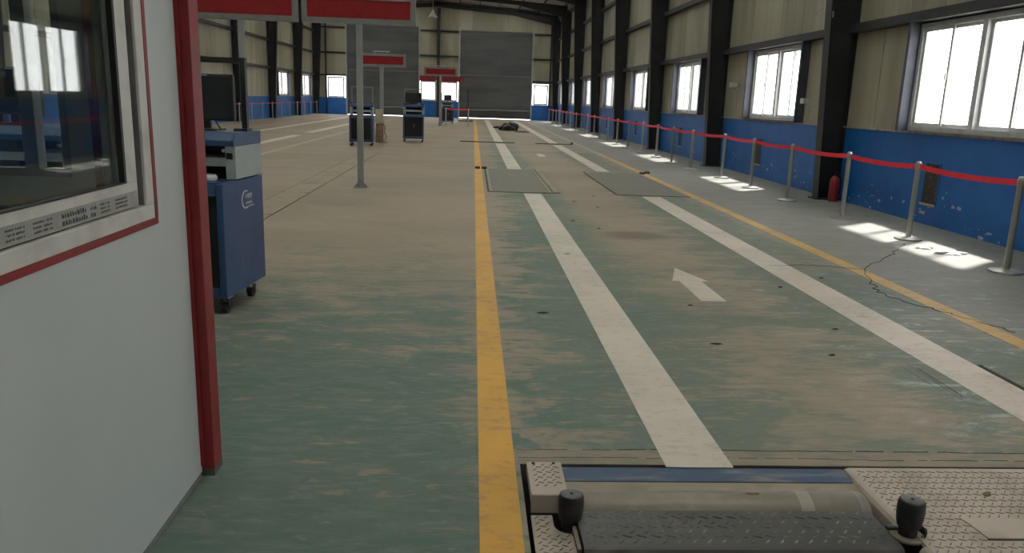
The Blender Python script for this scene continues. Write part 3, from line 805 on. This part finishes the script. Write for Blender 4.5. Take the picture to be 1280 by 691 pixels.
monitor('black monitor on the cabinet seen through the booth glass', (-3.3, 5.85, 1.256), R(-4))
cabinet('blue computer cabinet without monitor, half hidden by a slim sign pole', (-3.40, 24.3, 0), R(3), False)
c3 = cabinet('blue computer cabinet carrying a hooded dark monitor, right of the rusty sleeve', (-2.02, 27.0, 0), R(2), True)
mo = monitor('dark monitor on the cabinet right of the rusty sleeve', (-2.05, 27.42, 1.256), R(2), .56, .33)
cabinet('distant blue computer cabinet beside the red belt near the end doors', (-1.50, 47.0, 0), R(8), True)
monitor('small distant monitor on the cabinet near the end doors', (-1.52, 47.42, 1.256), R(8))

# ------------------------------------------------------------------ stanchions with retractable red belts
def stanchion_proto(nm):
    t_ = thing('stanchion', '', 'stanchion')
    obj('base', lambda bm: lathe(bm, [(.155, .0005), (.16, .008), (.155, .02), (.10, .032), (.04, .038)], 24), 'chrome', t_, smooth=True)
    obj('post', lambda bm: lathe(bm, [(.031, .039), (.031, .86)], 16), 'chrome', t_, smooth=True)
    obj('belt_head', lambda bm: lathe(bm, [(.033, .8605), (.036, .87), (.036, .94), (.03, .955), (.024, .965)], 16), 'chrome', t_, smooth=True)
    return t_
sp = stanchion_proto('stanchion')
def belt(t_, d, zz=.905, sag=.03, hw=.031):
    """webbing from this post to the next one at offset d"""
    def f(bm):
        n = 8; L = math.hypot(*d); ux, uy = d[0] / L, d[1] / L; a = .037
        rows = []
        for i in range(n + 1):
            s_ = a + (L - 2 * a) * i / n; q = i / n; z = zz - sag * 4 * q * (1 - q)
            rows.append([bm.verts.new((ux * s_ + o * -uy, uy * s_ + o * ux, z + e)) for o, e in ((-.001, -hw), (.001, -hw), (.001, hw), (-.001, hw))])
        for p, q in zip(rows, rows[1:]):
            for k in range(4): bm.faces.new((p[k], p[(k + 1) % 4], q[(k + 1) % 4], q[k]))
        bm.faces.new(rows[0]); bm.faces.new(rows[-1][::-1])
    obj('belt', f, 'belt', t_)
ys = [5.45, 7.47, 9.35, 11.1, 13.12, 15.05, 17.05, 19.1, 21.0, 23.1, 25.3, 27.5, 29.6, 31.7, 33.8, 35.9, 38.0, 40.1, 42.2, 44.3, 46.4, 48.5, 50.6, 52.7, 54.8, 56.9]
random.seed(4)
pts = [(5.46 + random.uniform(-.05, .05) - (.12 if 18 < y < 22 else 0), y) for y in ys]
for i, (x, y) in enumerate(pts):
    o = sp if i == 0 else clone(sp, (x, y, 0))
    o.location = (x, y, 0)
    lab = {9.35: 'stainless stanchion on the sunlit patch beside the white plastic scrap', 11.1: 'stainless stanchion between the sunlit patch and the extinguisher column', 13.12: 'stainless stanchion right before the charcoal column with the extinguisher'}.get(y, 'stainless stanchion in the row along the blue wall with windows')
    tag(o, lab, 'stanchion', 'stanchions along the window wall')
protoparts = list(sp.children)
for i in range(len(pts) - 1):
    o = [q for q in C.objects if q.parent is None and q.name.startswith('stanchion') and abs(q.location.y - pts[i][1]) < .01 and abs(q.location.x - pts[i][0]) < .01][0]
    belt(o, (pts[i + 1][0] - pts[i][0], pts[i + 1][1] - pts[i][1]))
def bare_stanchion(loc, label, group):
    r = bpy.data.objects.new('stanchion', None); C.objects.link(r); r.location = loc
    for ch in protoparts:
        c = ch.copy(); C.objects.link(c); c.parent = r
    return tag(r, label, 'stanchion', group)
prev = None
for y in [30.5 + 2.12 * k for k in range(14)]:
    o = bare_stanchion((-11.25, y, 0), 'slim stanchion in the row before the opposite blue wall', 'stanchions along the opposite wall')
    if y < 57.5: belt(o, (0, 2.12), .905, .02, .018)
a = bare_stanchion((-1.50, 43.8, 0), 'stanchion standing beside the distant sign pole, holding a short red belt', None)
belt(a, (1.23, 0))
bare_stanchion((-.27, 43.8, 0), 'stanchion at the free end of the short red belt, beside the yellow line', None)
# black post on a floor plate near the doors
t_ = thing('barrier_post', 'tall thin black post on a flat black base before the end doors', 'post', (-.35, 53, 0))
obj('post', lambda bm: lathe(bm, [(.06, .05), (.06, 2.05), (.05, 2.08)], 14), 'black', t_)
obj('base', bx(-.62, .32, -.2, .2, .0005, .05), 'black', t_, .01)

# ------------------------------------------------------------------ things on the window wall
t_ = thing('fire_extinguisher', 'red fire extinguisher standing at the foot of a charcoal column', 'extinguisher', (6.24, 13.18, 0))
obj('cylinder', lambda bm: lathe(bm, [(.075, .0005), (.08, .012), (.08, .34), (.072, .385), (.045, .42), (.024, .435), (.024, .45)], 20), 'extred', t_, smooth=True)
obj('valve', lambda bm: (lathe(bm, [(.02, .451), (.02, .485)], 12), box(bm, -.015, .015, -.09, .03, .485, .497), box(bm, -.015, .015, -.10, .02, .51, .52)), 'black', t_)
obj('hose', lambda bm: tube(bm, [(.02, 0, .47), (.07, -.02, .46), (.096, -.03, .38), (.096, -.03, .2), (.094, -.02, .12)], .011), 'rubber', t_)
obj('label_band', lambda bm: lathe(bm, [(.0812, .14), (.0812, .27)], 20), 'red', t_, smooth=True)
for k in range(6):
    y = 10.52 + PITCH * k
    t_ = thing('wall_vent', 'dark stained plate set into the blue wall below a window', 'vent', (XR - .001, y, .27), 0, 'dark plates in the blue wall')
    obj('plate', bx(-.006, -.0005, 0, .34, 0.03, .58), 'vent', t_)
    obj('rim', boxes([(-.012, -.0005, -.02, 0, 0, .6), (-.012, -.0005, .34, .36, 0, .6), (-.012, -.0005, 0, .34, .58, .6)]), 'blue_wall', t_)
    obj('ledge', bx(-.03, -.0005, -.02, .36, 0, .028), 'sill', t_)
t_ = thing('bracket_lamp', 'small white box lamp on an arm fixed beside a window', 'lamp', (XR - .002, 19.3, 1.95))
obj('housing', bx(-.20, -.06, -.12, .12, .05, .17), 'whiteplastic', t_, .01)
obj('arm', boxes([(-.14, 0, -.012, .012, .03, .055), (-.02, 0, -.06, .06, -.02, .08)]), 'whiteplastic', t_)
t_ = thing('bracket_lamp', 'small white box lamp on an arm behind the extinguisher column', 'lamp', (XR - .12, 14.55, 1.62))
obj('housing', bx(-.14, -.04, .2, .36, .02, .12), 'whiteplastic', t_, .01)
obj('arm', boxes([(-.10, -.08, -.25, .2, -.04, -.015), (-.10, -.08, .2, .225, -.04, .02)]), 'trim', t_)
t_ = thing('ring_bracket', 'pale wire ring on an arm fixed high on the extinguisher column', 'bracket', (6.02, 13.52, 3.12))
def ring(bm):
    n = 20; P = [(-.02 + .0, .44 + .2 * math.cos(2 * math.pi * k / n), .06 + .075 * math.sin(2 * math.pi * k / n)) for k in range(n + 1)]
    tube(bm, P, .012, 6)
obj('ring', ring, 'trim', t_)
obj('arm', boxes([(-.04, -.02, -.02, .30, -.02, .0), (-.05, -.015, -.06, .02, -.06, .04)]), 'trim', t_)

# ------------------------------------------------------------------ platform plates set in the right lane
def platform(label, x0, x1, y0, y1, rail):
    t_ = thing('platform_plate', label, 'plate', (x0, y0, 0))
    W_, L_ = x1 - x0, y1 - y0
    obj('plate', bx(.06, W_ - .06 - rail, .05, L_ - .05, .0025, .012), 'rubberplate', t_)
    obj('border', boxes([(0, W_, 0, .045, .0025, .014), (0, W_, L_ - .045, L_, .0025, .012), (W_ - .05 - rail, W_ - .01 - rail, .05, L_ - .05, .0025, .014), (0.015, .05, .05, L_ - .05, .0025, .013)]), 'cover', t_)
    obj('gap', boxes([(0, W_, -.035, -.002, .0024, .004), (-.03, 0, 0, L_, .0024, .004), (W_ - .008 - rail, W_ - rail, .05, L_ - .05, .0024, .006)]), 'crack', t_)
    if rail: obj('guide_rail', boxes([(W_ - rail + .02, W_ - .02, .05, L_ - .05, .0025, .022)]), 'tanbeam', t_)
platform('grey inspection plate with a beige side rail, beside the bright yellow line', .30, 1.52, 13.25, 17.65, .14)
platform('grey inspection plate set in the floor beside the dusty yellow line', 2.50, 3.76, 13.25, 17.4, 0)
for i, (x, y, lab) in enumerate(((.12, 17.62, 'small dark sensor block sitting on the bright yellow line'), (.27, 17.6, 'small dark sensor block at the corner of the railed plate'), (3.78, 17.3, 'small dark sensor block at the corner of the plate near the dusty yellow line'), (3.95, 17.55, 'small dark sensor block just past the dusty yellow line'))):
    t_ = thing('sensor_block', lab, 'sensor', (x, y, 0.0024))
    obj('body', bx(-.055, .055, -.04, .04, 0, .05), 'black', t_, .008)
    obj('lens', bx(-.02, .02, -.045, -.0405, .015, .035), 'cap', t_)
for (a, b, lab) in ((-.45, 1.5, 'dark metal strip lying across the yellow line and left wheel line'), (2.25, 3.6, 'dark metal strip lying across the right wheel line')):
    t_ = thing('floor_strip', lab, 'strip', ((a + b) / 2, 28.4, 0))
    h = (b - a) / 2
    obj('bar', lambda bm: prism(bm, [(-.12, .003), (.12, .003), (.07, .03), (-.07, .03)], 'x', -h, h), 'black', t_)
    obj('end_stop', boxes([(h - .06, h, -.13, .13, .031, .10)] if a > 2 else [(-h, -h + .5, -.12, .12, .031, .034)]), 'pit', t_)

def blob(name, label, cat, loc, size, material, seed, flat=1.0):
    def f(bm):
        random.seed(seed)
        bmesh.ops.create_icosphere(bm, subdivisions=3, radius=1)
        ph = [random.uniform(0, 6) for _ in range(6)]
        for v in bm.verts:
            c = v.co.copy()
            k = 1 + .22 * math.sin(3 * c.x + ph[0]) * math.cos(4 * c.y + ph[1]) + .16 * math.sin(7 * c.y + ph[2] + 3 * c.z) + .1 * math.sin(11 * c.x + ph[3]) + random.uniform(-.06, .06)
            z = c.z * k * size[2]
            v.co = Vector((c.x * k * size[0], c.y * k * size[1], max(z, -.25 * size[2])))
        mz = min(v.co.z for v in bm.verts)
        for v in bm.verts: v.co.z -= mz
    return tag(obj(name, f, material, None, 0, False, loc), label, cat)
blob('crumpled_bag', 'crumpled black bag lying between the wheel lines far down the lane', 'bag', (1.8, 39.6, .001), (.42, .4, .3), 'black', 2)
blob('rag', 'small black rag on the left wheel line beside the crumpled bag', 'rag', (1.45, 42.5, .004), (.3, .25, .08), 'black', 5)
blob('rag', 'flat dark rag trailing right of the crumpled bag', 'rag', (2.35, 38.0, .001), (.35, .2, .05), 'pit', 8)
blob('plastic_scrap', 'crumpled white plastic scrap on the sunlit floor by the wall', 'scrap', (5.42, 8.42, .001), (.15, .08, .03), 'paper', 3)
blob('plastic_scrap', 'small torn white plastic flap beside the larger crumpled scrap', 'scrap', (5.30, 8.72, .001), (.09, .05, .025), 'paper', 9)
random.seed(17)
for i, (x, y) in enumerate([(1.0, 7.9), (1.6, 9.6), (1.35, 10.2), (1.9, 11.6), (2.05, 13.0), (1.62, 12.2), (1.75, 5.9), (1.65, 4.9), (2.35, 4.7), (.55, 5.6), (2.75, 6.6), (2.65, 5.3), (3.3, 7.0)]):
    blob('grit_lump', 'small dark lump of dirt lying on the green lane', 'dirt', (x, y, .0005), (.018 + random.uniform(0, .022), .012, .006), 'crack', 30 + i)['group'] = 'dirt lumps on the lane'

# ------------------------------------------------------------------ roller brake tester in the foreground
bt = thing('roller_tester', 'steel vehicle roller tester set in a floor pit beside the yellow line', 'tester', (0, 0, 0))
def lugs(x0, x1, y0, y1, z, sp, L_, w_, h_, inside=None):
    def f(bm):
        k = 0; y = y0 + sp / 2; row = 0
        while y < y1 - sp * .3:
            x = x0 + sp / 2 + (sp / 2 if row % 2 else 0)
            while x < x1 - sp * .3:
                if inside is None or inside(x, y):
                    a = R(-22) if row % 2 else R(48)
                    d = Vector((math.cos(a), math.sin(a))) * L_ / 2; n = Vector((-math.sin(a), math.cos(a))) * w_ / 2
                    P = [(x - d.x, y - d.y, z), (x - n.x, y - n.y, z), (x + d.x, y + d.y, z), (x + n.x, y + n.y, z)]
                    V = [bm.verts.new(p) for p in P]
                    T_ = [bm.verts.new((x - d.x * .6, y - d.y * .6, z + h_)), bm.verts.new((x + d.x * .6, y + d.y * .6, z + h_))]
                    bm.faces.new((V[0], V[1], T_[0])); bm.faces.new((V[1], V[2], T_[1], T_[0])) ; bm.faces.new((V[2], V[3], T_[1])); bm.faces.new((V[3], V[0], T_[0], T_[1]))
                x += sp
            y += sp * .62; row += 1
    return f
# raised end cover and the notched plate before it
p = obj('cover_plate', lambda bm: (box(bm, .258, .405, 2.785, 3.065, .036, .042), box(bm, .258, .405, 2.78, 2.785, -.038, .042), box(bm, .258, .264, 2.786, 3.065, 0, .0355), box(bm, .399, .405, 2.786, 3.065, 0, .0355)), 'plate', bt, .003)
tag(obj('tread_lugs', lugs(.27, .40, 2.84, 3.06, .042, .036, .030, .007, .003), 'lug', p), kind='stuff')
for q in (.285, .372): obj('bolt', lambda bm: lathe(bm, [(.007, .042), (.007, .045)], 10, (q, 3.05, 0)), 'crack', p)
def notched(bm):
    pts = [(.258, 1.6), (.412, 1.6), (.412, 2.61), (.40, 2.635)]
    for k in range(9):
        a = R(-85 - 95 * k / 8); pts.append((.40 + .058 * math.cos(a), 2.70 + .062 * math.sin(a)))
    pts += [(.342, 2.77), (.258, 2.77)]
    prism(bm, pts, 'z', -.05, -.04)
p = obj('notched_plate', notched, 'plate', bt)
tag(obj('tread_lugs', lugs(.262, .405, 2.2, 2.77, -.04, .036, .030, .007, .003, lambda x, y: x < .33 or y < 2.62), 'lug', p), kind='stuff')
obj('bracket', boxes([(.408, .422, 2.50, 2.66, -.10, -.02)]), 'tanbeam', bt)
obj('blue_beam', lambda bm: prism(bm, [(3.0, -.008), (3.105, -.002), (3.105, -.12), (3.0, -.12)], 'x', .415, 1.665), 'bluebeam', bt)
obj('beam_edge', bx(.415, 1.66, 2.994, 2.9995, -.02, -.0078), 'bluebeam', bt)
obj('tan_beam', lambda bm: prism(bm, [(2.90, -.02), (2.993, -.012), (2.993, -.12), (2.90, -.12)], 'x', .41, 1.665), 'tanbeam', bt)
rl = obj('roller', lambda bm: lathe(bm, [(.088, .40), (.098, .405), (.1, .41), (.1, 1.60), (.094, 1.635), (.06, 1.65)], 40, (0, 2.845, -.083), 'x'), 'roller', bt, smooth=True)
obj('weld_band', lambda bm: lathe(bm, [(.1008, 1.345), (.1008, 1.40)], 40, (0, 2.845, -.083), 'x'), 'weldband', rl, smooth=True)
obj('end_ring', lambda bm: lathe(bm, [(.1012, 1.59), (.1012, 1.605)], 40, (0, 2.845, -.083), 'x'), 'galv', rl, smooth=True)
obj('roller', lambda bm: lathe(bm, [(.088, .40), (.098, .405), (.1, .41), (.1, 1.60), (.094, 1.635), (.06, 1.65)], 40, (0, 2.33, -.105), 'x'), 'roller', bt, smooth=True)
lp = obj('lift_plate', lambda bm: prism(bm, [(2.46, -.07), (2.465, -.03), (2.48, -.008), (2.50, -.002), (2.742, -.002), (2.742, -.02), (2.50, -.02), (2.475, -.07)], 'x', .428, 1.605), 'darkplate', bt, smooth=True)
tag(obj('tread_lugs', lugs(.435, 1.60, 2.495, 2.745, -.002, .054, .044, .010, .004), 'darklug', lp), kind='stuff')
def bigplate(bm):
    box(bm, 1.70, 2.945, .95, 3.125, -.02, -.004)
    prism(bm, [(1.70, -.004), (1.685, -.010), (1.675, -.026), (1.672, -.08), (1.68, -.08), (1.70, -.02)], 'y', 2.66, 3.125)
    prism(bm, [(1.70, -.004), (1.685, -.010), (1.675, -.026), (1.672, -.08), (1.68, -.08), (1.70, -.02)], 'y', .95, 2.50)
bp = obj('deck_plate', bigplate, 'plate', bt)
tag(obj('tread_lugs', lugs(1.70, 2.945, 1.9, 3.12, -.004, .040, .038, .006, .003, lambda x, y: not (1.95 < x < 2.25 and 2.53 < y < 2.69) and (x - 1.672) ** 2 + (y - 2.60) ** 2 > .0035), 'lug', bp), kind='stuff')
obj('access_flap', lambda bm: prism(bm, [(1.965, 2.545), (2.25, 2.545), (2.25, 2.68), (1.945, 2.69), (1.955, 2.65)], 'z', -.0035, .0015), 'plate', bp)
obj('flap_gap', boxes([(1.96, 2.25, 2.538, 2.545, -.0035, -.001)]), 'crack', bp)
def knob(x, y, zb, clip):
    k = obj('guide_knob', lambda bm: lathe(bm, [(.041, zb + .035), (.0455, zb + .055), (.0485, zb + .082), (.0495, zb + .106), (.048, zb + .126), (.046, zb + .136), (.044, zb + .139)], 28, (x, y, 0)), 'rubber', bt, smooth=True)
    obj('neck', lambda bm: lathe(bm, [(.034, zb), (.034, zb + .034)], 20, (x, y, 0)), 'rubber', k, smooth=True)
    obj('cap', lambda bm: lathe(bm, [(.040, zb + .1392), (.040, zb + .1415), (.036, zb + .143)], 24, (x, y, 0)), 'cap', k, smooth=True)
    obj('bolt', lambda bm: lathe(bm, [(.007, zb + .1432), (.007, zb + .146)], 6, (x, y, 0)), 'crack', k)
    if clip:
        obj('socket', lambda bm: (lathe(bm, [(.062, zb - .012), (.062, zb - .003)], 24, (x, y, 0))), 'tanbeam', k, smooth=True)
        def cl(bm):
            P = []
            for i in range(9):
                a = R(-35 + 110 * i / 8); P.append((x + .062 * math.cos(a), y + .062 * math.sin(a)))
            for (ax, ay), (bx_, by_) in zip(P, P[1:]):
                v = [bm.verts.new(q) for q in ((ax, ay, zb), (bx_, by_, zb), (bx_, by_, zb + .028), (ax, ay, zb + .028))]; bm.faces.new(v)
        c_ = obj('clip', cl, 'rubber', k)
        obj('tab', bx(x - .075, x - .0345, y + .005, y + .02, zb + .01, zb + .022), 'rubber', k)
        so_ = c_.modifiers.new('thick', 'SOLIDIFY'); so_.thickness = .004
knob(.403, 2.69, -.046, False)
knob(1.672, 2.585, -.004, True)
blob('grit_lump', 'brown clod lying on the right steel deck plate', 'dirt', (2.18, 2.88, -.003), (.016, .012, .012), 'rust', 61)
blob('dead_leaf', 'dark dry leaf lying on the steel roller', 'leaf', (1.165, 2.845, .0165), (.028, .008, .004), 'rust', 62)

# ------------------------------------------------------------------ office booth
BX = -1.08; BY1 = 3.0
bo = thing('office_booth', 'pale grey panel booth with red corner post and sliding window', 'booth', (BX, BY1, 0))
BL, BW, BH = 4.6, 2.5, 2.7      # length back along the lane, width, height
WZ, WT = 1.165, 2.25            # front window rails
th = .05
wy0, wy1 = -2.1, -.30           # front window, local y
# front wall panels round the window
fw = obj('front_wall', boxes([(-th, 0, -BL, 0, .02, WZ - .05), (-th, 0, -BL, 0, WT, BH), (-th, 0, wy1, 0, WZ - .05, WT), (-th, 0, -BL, wy0, WZ - .05, WT)]), 'booth', bo)
obj('floor_rail', boxes([(-.055, .004, -BL, -.02, .0005, .0195)]), 'signframe', bo)
obj('corner_post', boxes([(-.02, .05, .001, .10, .03, BH)]), 'red', bo, .003)
obj('post_foot', boxes([(-.02, .05, .001, .10, .0005, .0295)]), 'pit', bo)
obj('post_flange', boxes([(.0005, .012, -.012, .0005, .05, BH)]), 'red', bo)
# trim strips of the window
obj('red_strip', boxes([(.0005, .004, wy0 - .02, wy1 + .022, WZ - .072, WZ - .05), (.0005, .004, wy1 + .0005, wy1 + .024, WZ - .05, WT + .05)]), 'red', bo)
wf = obj('window_frame', boxes([(-.07, .003, wy0, wy1, WZ - .05, WZ), (-.07, .003, wy0, wy1, WT - .05, WT), (-.07, .003, wy1 - .06, wy1, WZ, WT - .05), (-.07, .003, wy0, wy0 + .07, WZ, WT - .05)]), 'boothframe', bo, .003)
obj('track', boxes([(-.069, -.051, wy0 + .07, wy1 - .07, WZ + .0005, WZ + .012), (-.069, -.006, wy1 - .064, wy1 - .0605, WZ + .002, WT - .05)]), 'signframe', wf)
ra = obj('sash', boxes([(-.05, -.012, wy0 + .07, wy1 - .09, WZ + .005, WZ + .085), (-.05, -.012, wy1 - .17, wy1 - .09, WZ + .085, WT - .05), (-.05, -.012, wy0 + .07, wy0 + .12, WZ + .085, WT - .05)]), 'boothframe', bo, .002)
obj('film', bx(-.0118, -.0105, wy0 + .08, wy1 - .10, WZ + .008, WZ + .055), 'film', ra)
def film_print(bm):
    random.seed(9)
    def row(y0, y1, z, h, gap=.35):
        y = y0
        while y < y1:
            l = random.uniform(.4, 1.0) * h
            if random.random() > gap * .4: box(bm, -.0104, -.0100, y, y + l, z, z + h * random.uniform(.6, 1))
            if random.random() > .5: box(bm, -.0104, -.0100, y, y + l * .3, z + h * .2, z + h)
            y += l + h * .35
    for blk in ((-1.14, -1.06), (-1.02, -.93), (-.66, -.60), (-.56, -.48)):
        for k in range(3): row(blk[0], blk[1], WZ + .016 + k * .012, .006)
    for k in range(2): row(-.88, -.74, WZ + .014 + k * .02, .014, .1)
    row(-.72, -.69, WZ + .014, .012); row(-.72, -.69, WZ + .034, .01)
tag(obj('film_print', film_print, 'ink', ra), kind='stuff')
obj('film_badge', bx(-.0104, -.0100, -1.215, -1.18, WZ + .012, WZ + .045), 'blueink', ra)
obj('gasket', boxes([(-.028, -.010, wy0 + .12, wy1 - .17, WZ + .085, WZ + .090), (-.028, -.010, wy1 - .185, wy1 - .17, WZ + .09, WT - .05)]), 'black', ra)
obj('pane', bx(-.034, -.030, wy0 + .12, wy1 - .19, WZ + .09, WT - .05), 'boothglass', ra)
# end wall with its own window, back wall, roof
ex0, ex1, ez0, ez1 = -1.75, -.41, 1.21, 2.3
obj('end_wall', boxes([(-BW, -.021, .001, th, .02, ez0), (-BW, -.021, .001, th, ez1, BH), (ex1, -.021, .001, th, ez0, ez1), (-BW, ex0, .001, th, ez0, ez1)]), 'booth', bo)
ef = obj('end_window_frame', boxes([(ex0, ex1, .005, .06, ez0, ez0 + .03), (ex0, ex1, .005, .06, ez1 - .04, ez1), (ex1 - .03, ex1, .005, .06, ez0 + .03, ez1 - .04), (ex0, ex0 + .05, .005, .06, ez0 + .03, ez1 - .04), (-.58, -.53, .005, .06, ez0 + .03, ez1 - .04)]), 'trim', bo)
obj('pane', boxes([(-.53, ex1 - .03, .03, .034, ez0 + .03, ez1 - .04), (ex0 + .05, -.58, .03, .034, ez0 + .03, ez1 - .04)]), 'glass', ef)
obj('red_strip', bx(-.325, -.295, -.004, .0005, .05, BH - .05), 'red', bo)
obj('inner_ledge', bx(-BW + .06, -.06, -.05, -.001, 1.06, 1.10), 'signframe', bo)
obj('back_wall', boxes([(-BW, -BW + th, -BL, 0, .02, 1.1), (-BW, -BW + th, -BL, 0, 2.35, BH), (-BW, -BW + th, -.25, 0, 1.1, 2.35), (-BW, -BW + th, -BL, -BL + .25, 1.1, 2.35)]), 'booth', bo)
obj('pane', bx(-BW + .02, -BW + .026, -BL + .25, -.25, 1.1, 2.35), 'glass', bo)  # unseen back window, added to brighten the booth inside
obj('rear_wall', boxes([(-BW + th, -th, -BL, -BL + th, .02, 1.1), (-BW + th, -th, -BL, -BL + th, 2.35, BH), (-BW + th, -BW + .4, -BL, -BL + th, 1.1, 2.35), (-.4, -th, -BL, -BL + th, 1.1, 2.35)]), 'booth', bo)
obj('pane', bx(-BW + .4, -.4, -BL + .02, -BL + .026, 1.1, 2.35), 'glass', bo)  # unseen rear window, likewise added to let light into the booth
obj('booth_roof', bx(-BW, 0, -BL, th, BH + .001, BH + .05), 'booth', bo)
obj('booth_floor', bx(-BW + th, -th, -BL + th, 0, .0008, .015), 'signframe', bo)
